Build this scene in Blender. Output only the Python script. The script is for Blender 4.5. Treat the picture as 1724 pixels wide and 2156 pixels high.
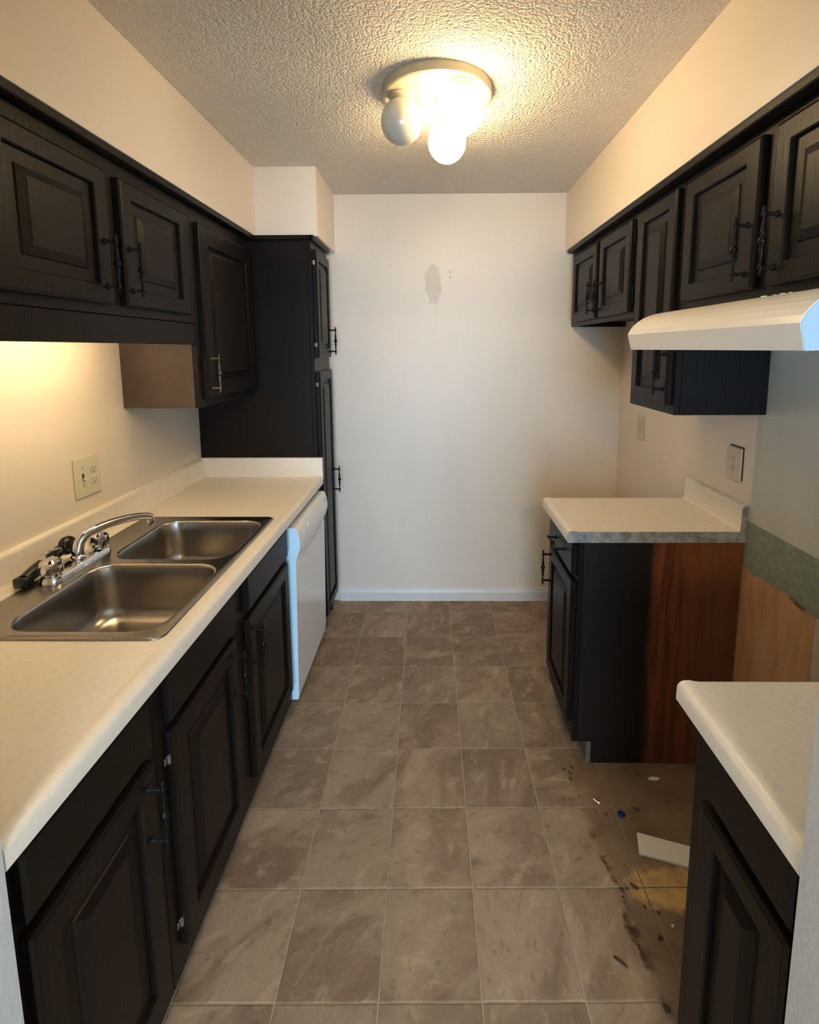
import bpy, bmesh, math, random
from mathutils import Vector, Matrix

for o in list(bpy.data.objects):
    bpy.data.objects.remove(o, do_unlink=True)
scene = bpy.context.scene
COL = scene.collection
random.seed(7)

# ------------------------------------------------------------------ camera
cam_d = bpy.data.cameras.new('camera')
cam = bpy.data.objects.new('camera', cam_d)
COL.objects.link(cam)
FPX, CX, CY = 1029.07, 901.81, 864.26
cam_d.sensor_fit = 'HORIZONTAL'
cam_d.sensor_width = 36.0
cam_d.lens = FPX * 36.0 / 1724.0
cam_d.shift_x = (862.0 - CX) / 1724.0
cam_d.shift_y = (CY - 1078.0) / 1724.0
cam_d.clip_start = 0.02
r_ = Vector((0.99993849, 0.01013335, -0.00450879))
d_ = Vector((-0.00320047, -0.12560399, -0.99207530))
f_ = Vector((-0.01061937, 0.99202871, -0.12556384))
m = Matrix((( r_.x, -d_.x, -f_.x, 0), (r_.y, -d_.y, -f_.y, 0), (r_.z, -d_.z, -f_.z, 1.5694), (0, 0, 0, 1)))
cam.matrix_world = m
scene.camera = cam

# ------------------------------------------------------------------ world, daylight, exposure
world = bpy.data.worlds.new('world')
scene.world = world
world.use_nodes = True
bg = world.node_tree.nodes['Background']
bg.inputs[0].default_value = (0.55, 0.75, 1.0, 1)
bg.inputs[1].default_value = 0.5

def area_light(name, loc, rot, sx, sy, power, color):
    l = bpy.data.lights.new(name, 'AREA')
    l.shape = 'RECTANGLE'; l.size = sx; l.size_y = sy; l.energy = power; l.color = color
    o = bpy.data.objects.new(name, l); COL.objects.link(o)
    o.location = loc; o.rotation_euler = rot
    return o
# daylight entering by the glazed door of the room behind the camera
DAY = area_light('daylight', (0.35, -2.62, 1.12), (math.radians(90), 0, math.radians(0)), 1.7, 1.95, 80, (0.38, 0.68, 1.0))
DAY.rotation_euler = (math.radians(90), 0, math.radians(0))
vs = scene.view_settings
vs.view_transform = 'Standard'
vs.look = 'None'
vs.gamma = 1.0
vs.use_curve_mapping = False
vs.exposure = 0.88
scene.cycles.max_bounces = 6
scene.cycles.diffuse_bounces = 4
scene.cycles.glossy_bounces = 4
scene.cycles.adaptive_threshold = 0.06
scene.cycles.use_light_tree = False
scene.cycles.caustics_reflective = False
scene.cycles.caustics_refractive = False

WARM = (1.0, 0.73, 0.39)
GLOBE_STRENGTH = 22.0
UNDERCAB_POWER = 5.0

# ------------------------------------------------------------------ room numbers (metres)
XL, XR, YB, CEIL = -1.2, 1.108, 2.903, 2.44
ZS = 2.118
SL, SR, SP = -0.8655, 0.757, -0.564      # soffit faces: left, right, over the pantry
YP = 2.46                                 # near side of the pantry
LF, RF = -0.90, 0.80                      # wall cabinet faces
BL, BR = -0.605, 0.52                     # base cabinet faces
CZ = 0.92
YN = 0.56                                 # kitchen side of the near wall stubs

# ------------------------------------------------------------------ materials
def _n(nt, t, **kw):
    n = nt.nodes.new(t)
    for k, v in kw.items():
        setattr(n, k, v)
    return n
MATS = {}
def mat(name, color, rough=0.5, metal=0.0, spec=0.5, bump=0.0, bscale=60.0, stretch=(1, 1, 1), var=0.0, vscale=6.0,
        vcol=None, coat=0.0, rvar=0.0, bdetail=3.0):
    mt = bpy.data.materials.new(name); mt.use_nodes = True
    nt = mt.node_tree; b = nt.nodes['Principled BSDF']
    b.inputs['Base Color'].default_value = (*color, 1)
    b.inputs['Roughness'].default_value = rough
    b.inputs['Metallic'].default_value = metal
    b.inputs['Specular IOR Level'].default_value = spec
    b.inputs['Coat Weight'].default_value = coat
    tc = _n(nt, 'ShaderNodeTexCoord'); mp = _n(nt, 'ShaderNodeMapping')
    mp.inputs['Scale'].default_value = stretch
    geo = _n(nt, 'ShaderNodeNewGeometry')
    nt.links.new(geo.outputs['Position'], mp.inputs['Vector'])
    if bump > 0:
        nz = _n(nt, 'ShaderNodeTexNoise'); nz.inputs['Scale'].default_value = bscale
        nz.inputs['Detail'].default_value = bdetail
        nt.links.new(mp.outputs[0], nz.inputs['Vector'])
        bp = _n(nt, 'ShaderNodeBump'); bp.inputs['Strength'].default_value = bump
        bp.inputs['Distance'].default_value = 0.004
        nt.links.new(nz.outputs['Fac'], bp.inputs['Height'])
        nt.links.new(bp.outputs[0], b.inputs['Normal'])
    if var > 0:
        nv = _n(nt, 'ShaderNodeTexNoise'); nv.inputs['Scale'].default_value = vscale
        nv.inputs['Detail'].default_value = 2.0
        nt.links.new(mp.outputs[0], nv.inputs['Vector'])
        rp = _n(nt, 'ShaderNodeValToRGB')
        rp.color_ramp.elements[0].position = 0.35; rp.color_ramp.elements[1].position = 0.7
        v2 = vcol or tuple(c * (1 - var) for c in color)
        rp.color_ramp.elements[0].color = (*color, 1); rp.color_ramp.elements[1].color = (*v2, 1)
        nt.links.new(nv.outputs['Fac'], rp.inputs[0])
        nt.links.new(rp.outputs[0], b.inputs['Base Color'])
    if rvar > 0:
        nr = _n(nt, 'ShaderNodeTexNoise'); nr.inputs['Scale'].default_value = 9.0
        nt.links.new(mp.outputs[0], nr.inputs['Vector'])
        mr = _n(nt, 'ShaderNodeMapRange')
        mr.inputs['To Min'].default_value = max(0.02, rough - rvar); mr.inputs['To Max'].default_value = rough + rvar
        nt.links.new(nr.outputs['Fac'], mr.inputs['Value'])
        nt.links.new(mr.outputs[0], b.inputs['Roughness'])
    MATS[name] = mt
    return mt

class NG:
    """small helper for writing masks as node math"""
    def __init__(s, mt):
        s.nt = mt.node_tree
        s.geo = _n(s.nt, 'ShaderNodeNewGeometry')
        sp = _n(s.nt, 'ShaderNodeSeparateXYZ'); s.nt.links.new(s.geo.outputs['Position'], sp.inputs[0])
        s.x, s.y, s.z = sp.outputs
    def m(s, op, a, b=0.0, c=None, clamp=False):
        n = _n(s.nt, 'ShaderNodeMath', operation=op); n.use_clamp = clamp
        for i, v in enumerate((a, b) if c is None else (a, b, c)):
            if isinstance(v, (int, float)): n.inputs[i].default_value = v
            else: s.nt.links.new(v, n.inputs[i])
        return n.outputs[0]
    def noise(s, scale, detail=3.0, vec=None, off=(0, 0, 0), sc=(1, 1, 1), dist=0.0, rough=0.55):
        mp = _n(s.nt, 'ShaderNodeMapping'); mp.inputs['Location'].default_value = off; mp.inputs['Scale'].default_value = sc
        s.nt.links.new(vec if vec is not None else s.geo.outputs['Position'], mp.inputs[0])
        n = _n(s.nt, 'ShaderNodeTexNoise'); n.inputs['Scale'].default_value = scale; n.inputs['Detail'].default_value = detail
        n.inputs['Distortion'].default_value = dist; n.inputs['Roughness'].default_value = rough
        s.nt.links.new(mp.outputs[0], n.inputs['Vector'])
        return n.outputs['Fac']
    def sstep(s, v, lo, hi):
        n = _n(s.nt, 'ShaderNodeMapRange', interpolation_type='SMOOTHSTEP')
        n.inputs['From Min'].default_value = lo; n.inputs['From Max'].default_value = hi
        if isinstance(v, (int, float)): n.inputs['Value'].default_value = v
        else: s.nt.links.new(v, n.inputs['Value'])
        return n.outputs[0]
    def mix(s, fac, a, b):
        n = _n(s.nt, 'ShaderNodeMix', data_type='RGBA')
        for i, v in ((0, fac), (6, a), (7, b)):
            if isinstance(v, tuple): n.inputs[i].default_value = (*v, 1)
            elif isinstance(v, (int, float)): n.inputs[i].default_value = v
            else: s.nt.links.new(v, n.inputs[i])
        return n.outputs[2]
    def ellipse(s, a, b, ca, cb, ra, rb, nz=None, amp=0.5, soft=0.08):
        """~1 inside, 0 outside, ragged by noise"""
        da = s.m('DIVIDE', s.m('SUBTRACT', a, ca), ra); db = s.m('DIVIDE', s.m('SUBTRACT', b, cb), rb)
        d = s.m('SQRT', s.m('ADD', s.m('MULTIPLY', da, da), s.m('MULTIPLY', db, db)))
        if nz is not None:
            d = s.m('ADD', d, s.m('MULTIPLY', s.m('SUBTRACT', nz, 0.5), amp))
        return s.sstep(d, 1.0 + soft, 1.0 - soft)
    def set(s, sock, out):
        s.nt.links.new(out, s.nt.nodes['Principled BSDF'].inputs[sock])

WALLC = (0.825, 0.728, 0.615)
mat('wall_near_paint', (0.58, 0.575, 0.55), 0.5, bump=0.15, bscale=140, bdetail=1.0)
mat('wall_paint', WALLC, 0.42)
mat('black_paint', (0.0095, 0.0066, 0.0048), 0.40, spec=0.20, bump=0.10, bscale=30, stretch=(6, 6, 0.7), bdetail=1.0)
mat('black_hardware', (0.005, 0.004, 0.0035), 0.42, spec=0.18)
mat('worn_hardware', (0.13, 0.105, 0.07), 0.35, metal=0.8)
mat('hinge_metal', (0.35, 0.34, 0.32), 0.35, metal=0.9)
mat('laminate', (0.87, 0.80, 0.69), 0.36, spec=0.45, var=0.05, vscale=90)
mat('laminate_raw_edge', (0.36, 0.36, 0.35), 0.7, var=0.5, vscale=45)
mat('white_trim', (0.74, 0.72, 0.68), 0.4)
mat('appliance_white', (0.86, 0.87, 0.88), 0.25, coat=0.2)
mat('hood_white', (0.88, 0.87, 0.84), 0.3)
mat('pale_blue_dimmed', (0.32, 0.45, 0.58), 0.3)  # hood end: pale blue with daylight's tint put in, dimmed against strong daylight
mat('pale_blue_lifted', (0.60, 0.84, 0.98), 0.3)  # dishwasher edge: the same blue, lightened in colour where little daylight arrives
mat('dark_gap', (0.01, 0.009, 0.008), 0.8)
mat('steel', (0.42, 0.39, 0.355), 0.27, metal=1.0)
mat('steel_drain', (0.5, 0.48, 0.45), 0.2, metal=1.0)
mat('chrome', (0.78, 0.78, 0.80), 0.07, metal=1.0)
mat('black_plastic', (0.008, 0.007, 0.007), 0.25)
mat('almond', (0.70, 0.66, 0.50), 0.35)
mat('outlet_cream', (0.66, 0.60, 0.49), 0.4)
mat('slot_dark', (0.05, 0.04, 0.03), 0.6)
mat('brown_laminate', (0.078, 0.05, 0.036), 0.25, spec=0.5, var=0.25, vscale=9)
mat('fixture_cream', (0.50, 0.43, 0.29), 0.3)
mat('paper_white', (0.90, 0.85, 0.74), 0.8)
mat('blue_plastic', (0.012, 0.018, 0.16), 0.4)
mat('toe_vinyl', (0.20, 0.165, 0.115), 0.6, var=0.4, vscale=14)
mat('carpet', (0.32, 0.28, 0.23), 0.95)
mat('dark_chip', (0.07, 0.035, 0.017), 0.7)
mat('foil', (0.7, 0.68, 0.64), 0.25, metal=0.8)

# ceiling: orange-peel / popcorn relief
cm = mat('ceiling_texture', (0.76, 0.69, 0.59), 0.8)
g = NG(cm)
v1 = _n(cm.node_tree, 'ShaderNodeTexVoronoi'); v1.inputs['Scale'].default_value = 105
v1.voronoi_dimensions = '2D'; v1.feature = 'SMOOTH_F1'; v1.inputs['Smoothness'].default_value = 0.6
wob = _n(cm.node_tree, 'ShaderNodeTexNoise'); wob.inputs['Scale'].default_value = 55
mixv = _n(cm.node_tree, 'ShaderNodeVectorMath', operation='MULTIPLY_ADD')
cm.node_tree.links.new(g.geo.outputs['Position'], wob.inputs['Vector'])
cm.node_tree.links.new(wob.outputs['Color'], mixv.inputs[0]); mixv.inputs[1].default_value = (0.02, 0.02, 0.02)
cm.node_tree.links.new(g.geo.outputs['Position'], mixv.inputs[2])
cm.node_tree.links.new(mixv.outputs[0], v1.inputs['Vector'])
hgt = g.m('ADD', g.m('MULTIPLY', v1.outputs['Distance'], -0.9), g.m('MULTIPLY', g.noise(170, 1), 0.8))
bpn = _n(cm.node_tree, 'ShaderNodeBump'); bpn.inputs['Strength'].default_value = 0.7; bpn.inputs['Distance'].default_value = 0.009
cm.node_tree.links.new(hgt, bpn.inputs['Height'])
cm.node_tree.links.new(bpn.outputs[0], cm.node_tree.nodes['Principled BSDF'].inputs['Normal'])

# back wall: paint with a bare smudge, two filled holes and faint scuffs
wm = mat('wall_back_paint', WALLC, 0.40)
g = NG(wm)
nz = g.noise(26, 3)
sm = g.ellipse(g.x, g.z, 0.0, 1.945, 0.05, 0.105, nz, 1.1)
h1 = g.ellipse(g.x, g.z, 0.098, 2.008, 0.006, 0.010, nz, 0.5)
h2 = g.ellipse(g.x, g.z, 0.098, 1.980, 0.006, 0.007, nz, 0.5)
c = g.mix(g.m('MULTIPLY', sm, 0.7), WALLC, (0.60, 0.515, 0.42))
c = g.mix(g.m('MULTIPLY', g.m('MAXIMUM', h1, h2), 0.6), c, (0.42, 0.35, 0.28))
sc = g.m('MULTIPLY', g.sstep(g.noise(3.0, 4, sc=(2.5, 1, 0.6)), 0.5, 0.8), 0.12)
c = g.mix(sc, c, (0.56, 0.49, 0.40))
g.set('Base Color', c)

# right wall: cream paint, then the bare area the range used to hide
rm = mat('wall_right_paint', WALLC, 0.45)
g = NG(rm)
nz = g.noise(9, 3); nf = g.noise(60, 3)
edge = g.m('ADD', g.y, g.m('MULTIPLY', g.m('SUBTRACT', nz, 0.5), 0.02))
edge = g.m('SUBTRACT', edge, g.m('MULTIPLY', g.sstep(g.z, 1.03, 0.99), 0.035))
rng = g.sstep(edge, 1.672, 1.660)
c = g.mix(rng, WALLC, (0.60, 0.60, 0.545))
grn = g.mix(g.sstep(nf, 0.45, 0.75), (0.235, 0.275, 0.215), (0.33, 0.36, 0.29))
lowz = g.m('MULTIPLY', rng, g.sstep(g.m('ADD', g.z, g.m('MULTIPLY', g.m('SUBTRACT', nf, 0.5), 0.004)), 0.964, 0.959))
c = g.mix(lowz, c, grn)
zt = g.m('ADD', g.z, g.m('MULTIPLY', g.m('SUBTRACT', nz, 0.5), 0.05))
tan = g.mix(g.sstep(g.noise(5, 4, sc=(1, 5, 0.8)), 0.4, 0.7), (0.60, 0.335, 0.165), (0.47, 0.255, 0.12))
tanm = g.m('MULTIPLY', rng, g.sstep(zt, 0.794, 0.788))
c = g.mix(tanm, c, tan)
rim = g.m('MULTIPLY', rng, g.m('MULTIPLY', g.sstep(zt, 0.778, 0.788), g.sstep(zt, 0.800, 0.792)))
c = g.mix(g.m('MULTIPLY', rim, g.sstep(g.noise(14, 2), 0.4, 0.6)), c, (0.15, 0.075, 0.03))
pal = g.m('MULTIPLY', tanm, g.sstep(g.m('ADD', g.y, g.m('MULTIPLY', g.m('SUBTRACT', nz, 0.5), 0.02)), 1.347, 1.340))
c = g.mix(pal, c, (0.50, 0.44, 0.36))
g.set('Base Color', c)

# exposed side of the right base cabinet: black overpaint that stops part way, old red-brown stain behind
sm_ = mat('stained_side', (0.1, 0.04, 0.02), 0.42, bump=0.1, bscale=20, stretch=(8, 8, 0.6))
g = NG(sm_)
gr = g.noise(7, 5, sc=(7, 7, 0.45), dist=0.6)
wood = g.mix(g.sstep(gr, 0.36, 0.66), (0.20, 0.058, 0.021), (0.10, 0.027, 0.010))
wood = g.mix(g.m('MULTIPLY', g.sstep(g.x, 0.90, 1.0), 0.6), wood, (0.19, 0.068, 0.024))
bl = g.sstep(g.m('ADD', g.x, g.m('MULTIPLY', g.m('SUBTRACT', g.noise(5, 4, sc=(1, 1, 0.5)), 0.5), 0.07)), 0.805, 0.765)
g.set('Base Color', g.mix(bl, wood, (0.008, 0.006, 0.005)))

# vinyl tile: clean, and the same tile stained where the range stood
def tile_material(name, dirty):
    tm = mat(name, (0.2, 0.16, 0.12), 0.5, spec=0.35)
    nt = tm.node_tree
    g = NG(tm)
    oi = _n(nt, 'ShaderNodeObjectInfo')
    tc = _n(nt, 'ShaderNodeTexCoord')
    cmb = _n(nt, 'ShaderNodeCombineXYZ')
    nt.links.new(g.m('MULTIPLY', oi.outputs['Random'], 37.0), cmb.inputs[0])
    nt.links.new(g.m('MULTIPLY', oi.outputs['Random'], 91.0), cmb.inputs[1])
    va = _n(nt, 'ShaderNodeVectorMath', operation='ADD')
    nt.links.new(tc.outputs['Object'], va.inputs[0]); nt.links.new(cmb.outputs[0], va.inputs[1])
    rot = _n(nt, 'ShaderNodeVectorRotate', rotation_type='Z_AXIS')
    nt.links.new(va.outputs[0], rot.inputs['Vector'])
    nt.links.new(g.m('MULTIPLY_ADD', g.m('FRACT', g.m('MULTIPLY', oi.outputs['Random'], 13.7)), 1.5, 0.1), rot.inputs['Angle'])
    V = rot.outputs[0]
    rnd2 = g.m('FRACT', g.m('MULTIPLY', oi.outputs['Random'], 7.31))
    big = g.noise(6.0, 4, vec=V, sc=(1, 0.5, 1), dist=0.9)
    mid = g.noise(19, 5, vec=V, sc=(1, 0.55, 1), dist=0.5, rough=0.62)
    sml = g.noise(48, 3, vec=V, sc=(1, 0.6, 1), rough=0.6)
    fin = g.noise(120, 3, vec=V)
    tone = g.m('ADD', g.m('MULTIPLY', g.m('SUBTRACT', oi.outputs['Random'], 0.5), 0.16), big)
    c = g.mix(g.sstep(tone, 0.38, 0.66), (0.238, 0.160, 0.106), (0.400, 0.295, 0.203))
    c = g.mix(g.m('MULTIPLY', g.sstep(rnd2, 0.55, 0.95), 0.45), c, (0.29, 0.240, 0.168))
    c = g.mix(g.m('MULTIPLY', g.sstep(mid, 0.53, 0.68), 0.6), c, (0.51, 0.385, 0.26))
    c = g.mix(g.m('MULTIPLY', g.sstep(mid, 0.45, 0.30), 0.6), c, (0.165, 0.112, 0.07))
    c = g.mix(g.m('MULTIPLY', g.sstep(sml, 0.56, 0.75), 0.4), c, (0.51, 0.39, 0.27))
    c = g.mix(g.m('MULTIPLY', g.sstep(sml, 0.42, 0.28), 0.45), c, (0.15, 0.105, 0.066))
    c = g.mix(g.m('MULTIPLY', fin, 0.18), c, (0.10, 0.075, 0.05))
    if dirty:
        # grime where the range stood, its ragged front edge, the yellow scuffed patch and dark specks
        nzb = g.noise(11, 4)
        front = g.m('ADD', g.m('MULTIPLY_ADD', g.m('SUBTRACT', 1.68, g.y), 0.09, 0.485), g.m('MULTIPLY', g.m('SUBTRACT', nzb, 0.5), 0.10))
        dx = g.m('SUBTRACT', g.x, front)
        inr = g.m('MULTIPLY', g.sstep(dx, -0.005, 0.03), g.m('MULTIPLY', g.sstep(g.y, 0.55, 0.6), g.sstep(g.y, 1.74, 1.70)))
        gr1 = g.mix(g.sstep(g.noise(6, 4), 0.35, 0.65), (0.19, 0.118, 0.070), (0.27, 0.182, 0.112))
        c = g.mix(g.m('MULTIPLY', inr, 0.85), c, gr1)
        band = g.m('MULTIPLY', g.m('MULTIPLY', g.sstep(dx, -0.012, 0.0), g.sstep(dx, 0.035, 0.005)), g.m('MULTIPLY', g.sstep(g.y, 0.55, 0.6), g.sstep(g.y, 1.45, 1.40)))
        c = g.mix(g.m('MULTIPLY', band, g.sstep(g.noise(18, 3), 0.42, 0.62)), c, (0.075, 0.035, 0.018))
        yel = g.ellipse(g.x, g.y, 0.70, 1.25, 0.125, 0.058, g.noise(34, 4), 1.2, 0.3)
        c = g.mix(g.m('MULTIPLY', yel, g.m('MULTIPLY_ADD', g.sstep(g.noise(16, 4), 0.3, 0.6), 0.5, 0.48)), c, (0.72, 0.47, 0.18))
        spk = g.m('MULTIPLY', g.sstep(g.noise(34, 3), 0.665, 0.70), g.m('MULTIPLY', g.sstep(dx, -0.03, 0.0), g.sstep(dx, 0.20, 0.05)))
        spk = g.m('MULTIPLY', spk, g.sstep(g.y, 1.72, 1.70))
        c = g.mix(spk, c, (0.035, 0.018, 0.01))
    g.set('Base Color', c)
tile_material('vinyl_tile', False)
tile_material('stained_vinyl_tile', True)

gm = mat('vinyl_joint', (0.44, 0.35, 0.245), 0.6)
g = NG(gm)
jn = g.m('MULTIPLY', g.sstep(g.m('ADD', g.x, g.m('MULTIPLY', g.m('SUBTRACT', g.noise(11, 3), 0.5), 0.10)), 0.50, 0.56), g.sstep(g.y, 1.74, 1.70))
jc = g.mix(g.m('MULTIPLY', g.sstep(g.noise(25, 2), 0.4, 0.65), 0.5), (0.44, 0.35, 0.245), (0.29, 0.22, 0.15))
g.set('Base Color', g.mix(g.m('MULTIPLY', jn, 0.9), jc, (0.25, 0.165, 0.10)))

def emis(name, color, strength, base=(0.9, 0.88, 0.82)):
    mt = bpy.data.materials.new(name); mt.use_nodes = True
    b = mt.node_tree.nodes['Principled BSDF']
    b.inputs['Base Color'].default_value = (*base, 1)
    b.inputs['Emission Color'].default_value = (*color, 1)
    b.inputs['Emission Strength'].default_value = strength
    MATS[name] = mt
emis('lit_globe', WARM, GLOBE_STRENGTH)
gl = mat('opal_globe', (0.62, 0.57, 0.46), 0.12, coat=0.3)
gl.node_tree.nodes['Principled BSDF'].inputs['Subsurface Weight'].default_value = 0.0
emis('fill_lamp', (1.0, 0.70, 0.38), 32.0)  # emitter of the added warm fill behind the camera
emis('tube_light', (1.0, 0.75, 0.43), 45.0)

# ------------------------------------------------------------------ mesh helpers
def finish(bm, name, material, parent=None, smooth=False, angle=None):
    bmesh.ops.recalc_face_normals(bm, faces=bm.faces[:])
    me = bpy.data.meshes.new(name); bm.to_mesh(me); bm.free()
    me.materials.append(MATS[material])
    if smooth:
        for p in me.polygons: p.use_smooth = True
        if angle:
            try: me.set_sharp_from_angle(angle=math.radians(angle))
            except Exception: pass
    o = bpy.data.objects.new(name, me); COL.objects.link(o)
    attach(o, parent)
    return o
def wloc(p):
    v = Vector(p.location)
    while p.parent: p = p.parent; v += Vector(p.location)
    return v
def attach(o, parent, local=None):
    if parent is None:
        if local is not None: o.location = local
        return
    o.parent = parent
    base = wloc(parent)
    o.location = (Vector(local) if local is not None else Vector((0, 0, 0))) - base
def box_bm(bm, lo, hi, bevel=0.0, seg=2):
    r = bmesh.ops.create_cube(bm, size=1.0)
    vs_ = r['verts']
    for v in vs_:
        v.co = Vector([lo[i] + (v.co[i] + 0.5) * (hi[i] - lo[i]) for i in range(3)])
    if bevel > 0:
        es = list({e for v in vs_ for e in v.link_edges})
        bmesh.ops.bevel(bm, geom=es, offset=bevel, segments=seg, affect='EDGES', profile=0.5)
def box(name, material, parent, lo, hi, bevel=0.0015, seg=1):
    bm = bmesh.new()
    lo2 = [min(a, b) for a, b in zip(lo, hi)]; hi2 = [max(a, b) for a, b in zip(lo, hi)]
    box_bm(bm, lo2, hi2, bevel, seg)
    return finish(bm, name, material, parent)
def boxes(name, material, parent, lst, bevel=0.0012):
    bm = bmesh.new()
    for lo, hi in lst:
        box_bm(bm, [min(a, b) for a, b in zip(lo, hi)], [max(a, b) for a, b in zip(lo, hi)], bevel, 1)
    return finish(bm, name, material, parent)
def thing(name, label, cat, loc, group=None):
    o = bpy.data.objects.new(name, None); COL.objects.link(o)
    o.empty_display_size = 0.1; o.location = loc
    o['label'] = label; o['category'] = cat
    if group: o['group'] = group
    return o
def tag(o, label, cat, group=None):
    o['label'] = label; o['category'] = cat
    if group: o['group'] = group
    return o
def struct(o):
    o['kind'] = 'structure'; return o
def lathe_bm(bm, prof, axis_o, axis='z', seg=16):
    rings = []
    for r, h in prof:
        ring = []
        for k in range(seg):
            a = 2 * math.pi * k / seg
            ca, sa = r * math.cos(a), r * math.sin(a)
            if axis == 'z': p = (ca, sa, h)
            elif axis == 'x': p = (h, ca, sa)
            else: p = (ca, h, sa)
            ring.append(bm.verts.new(Vector(p) + Vector(axis_o)))
        rings.append(ring)
    for a, b in zip(rings[:-1], rings[1:]):
        for k in range(seg):
            bm.faces.new((a[k], a[(k + 1) % seg], b[(k + 1) % seg], b[k]))
    bm.faces.new(rings[0][::-1]); bm.faces.new(rings[-1])
def tube_bm(bm, pts, rad, seg=12):
    pts = [Vector(p) for p in pts]
    n = len(pts); rings = []
    up = Vector((0, 0, 1)); prev = None
    for i, p in enumerate(pts):
        t = (pts[min(i + 1, n - 1)] - pts[max(i - 1, 0)]).normalized()
        if prev is None:
            a = t.cross(up)
            if a.length < 1e-3: a = t.cross(Vector((1, 0, 0)))
            a.normalize()
        else:
            a = (prev - t * prev.dot(t)).normalized()
        prev = a; b = t.cross(a)
        rr = rad[i] if isinstance(rad, (list, tuple)) else rad
        rings.append([bm.verts.new(p + a * rr * math.cos(2 * math.pi * k / seg) + b * rr * math.sin(2 * math.pi * k / seg)) for k in range(seg)])
    for A, B in zip(rings[:-1], rings[1:]):
        for k in range(seg):
            bm.faces.new((A[k], A[(k + 1) % seg], B[(k + 1) % seg], B[k]))
    bm.faces.new(rings[0][::-1]); bm.faces.new(rings[-1])
def spline(pts, n=6):
    P = [Vector(p) for p in pts]; out = []
    Q = [P[0]] + P + [P[-1]]
    for i in range(1, len(Q) - 2):
        for k in range(n):
            t = k / n
            a, b, c_, d = Q[i - 1], Q[i], Q[i + 1], Q[i + 2]
            out.append(0.5 * ((2 * b) + (c_ - a) * t + (2 * a - 5 * b + 4 * c_ - d) * t * t + (3 * b - a - 3 * c_ + d) * t ** 3))
    out.append(P[-1]); return out
def rrect(cx, cy, hx, hy, r, z, n=6):
    out = []
    for sx, sy, a0 in ((1, 1, 0), (-1, 1, 90), (-1, -1, 180), (1, -1, 270)):
        for k in range(n + 1):
            a = math.radians(a0 + 90 * k / n)
            out.append(Vector((cx + sx * (hx - r) + r * math.cos(a), cy + sy * (hy - r) + r * math.sin(a), z)))
    return out
def loft_bm(bm, loops, cap_end=True, cap_start=False):
    R = [[bm.verts.new(p) for p in L] for L in loops]
    n = len(R[0])
    for A, B in zip(R[:-1], R[1:]):
        for k in range(n):
            bm.faces.new((A[k], A[(k + 1) % n], B[(k + 1) % n], B[k]))
    if cap_end: bm.faces.new(R[-1])
    if cap_start: bm.faces.new(R[0][::-1])
    return R
def extrude_y(name, material, parent, prof, y0, y1, smooth=False, angle=35):
    """closed (x,z) outline pushed from y0 to y1"""
    bm = bmesh.new()
    A = [bm.verts.new((x, y0, z)) for x, z in prof]; B = [bm.verts.new((x, y1, z)) for x, z in prof]
    n = len(prof)
    for k in range(n):
        bm.faces.new((A[k], A[(k + 1) % n], B[(k + 1) % n], B[k]))
    bm.faces.new(A[::-1]); bm.faces.new(B)
    return finish(bm, name, material, parent, smooth, angle)

# ------------------------------------------------------------------ structure
fl = struct(box('floor', 'vinyl_joint', None, (XL - 0.12, 0.46, -0.06), (XR + 0.12, YB + 0.12, -0.0016), 0))
TH = 0.01174; TS, TSY = 0.25105, 0.25217; TX0, TY0 = -0.4097, 2.7535
def tile_mesh(sx, sy):
    bm = bmesh.new()
    hx, hy, b = sx / 2, sy / 2, 0.0022
    lo = [bm.verts.new((x, y, -0.003)) for x, y in ((-hx, -hy), (hx, -hy), (hx, hy), (-hx, hy))]
    mi = [bm.verts.new((x, y, -0.0009)) for x, y in ((-hx, -hy), (hx, -hy), (hx, hy), (-hx, hy))]
    hi = [bm.verts.new((x, y, 0.0)) for x, y in ((-hx + b, -hy + b), (hx - b, -hy + b), (hx - b, hy - b), (-hx + b, hy - b))]
    for k in range(4):
        bm.faces.new((lo[k], lo[(k + 1) % 4], mi[(k + 1) % 4], mi[k])); bm.faces.new((mi[k], mi[(k + 1) % 4], hi[(k + 1) % 4], hi[k]))
    bm.faces.new(hi)
    bmesh.ops.recalc_face_normals(bm, faces=bm.faces[:])
    me = bpy.data.meshes.new('tile'); bm.to_mesh(me); bm.free(); me.materials.append(MATS['vinyl_tile'])
    return me
full_tile = tile_mesh(TS - 0.0036, TSY - 0.0036)
for i in range(-1, 9):
    for j in range(-3, 6):
        a0, a1 = j * TS, (j + 1) * TS
        b1, b0 = -i * TSY, -(i + 1) * TSY
        if j == -3: continue
        me = full_tile
        y1 = TY0 + b1
        ca, cb = (a0 + a1) / 2, (b0 + b1) / 2
        if i == -1:                       # cut row against the back wall
            top = YB - 0.004 - TY0
            cb = (b0 + top) / 2; me = tile_mesh(TS - 0.0042, top - b0 - 0.0042)
        if j == 5:
            right = XR - 0.03 - TX0
            if right - a0 < 0.03: continue
            ca = (a0 + right) / 2; me = tile_mesh(right - a0 - 0.0042, (me.dimensions.y if hasattr(me, 'dimensions') else (TSY - 0.0042 if i >= 0 else YB - 0.004 - TY0 - b0 - 0.0042)))
        o = bpy.data.objects.new('tile', me); COL.objects.link(o)
        if TX0 + a1 > 0.36 and TY0 + b0 < 1.80:
            o.material_slots[0].link = 'OBJECT'; o.material_slots[0].material = MATS['stained_vinyl_tile']
        o.parent = fl
        o.location = (TX0 + ca * math.cos(TH) - cb * math.sin(TH), TY0 + ca * math.sin(TH) + cb * math.cos(TH), 0)
        o.rotation_euler = (0, 0, TH)
struct(box('floor_adjoining', 'carpet', None, (-2.2, -2.75, -0.06), (2.2, 0.46, -0.002), 0))
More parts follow.
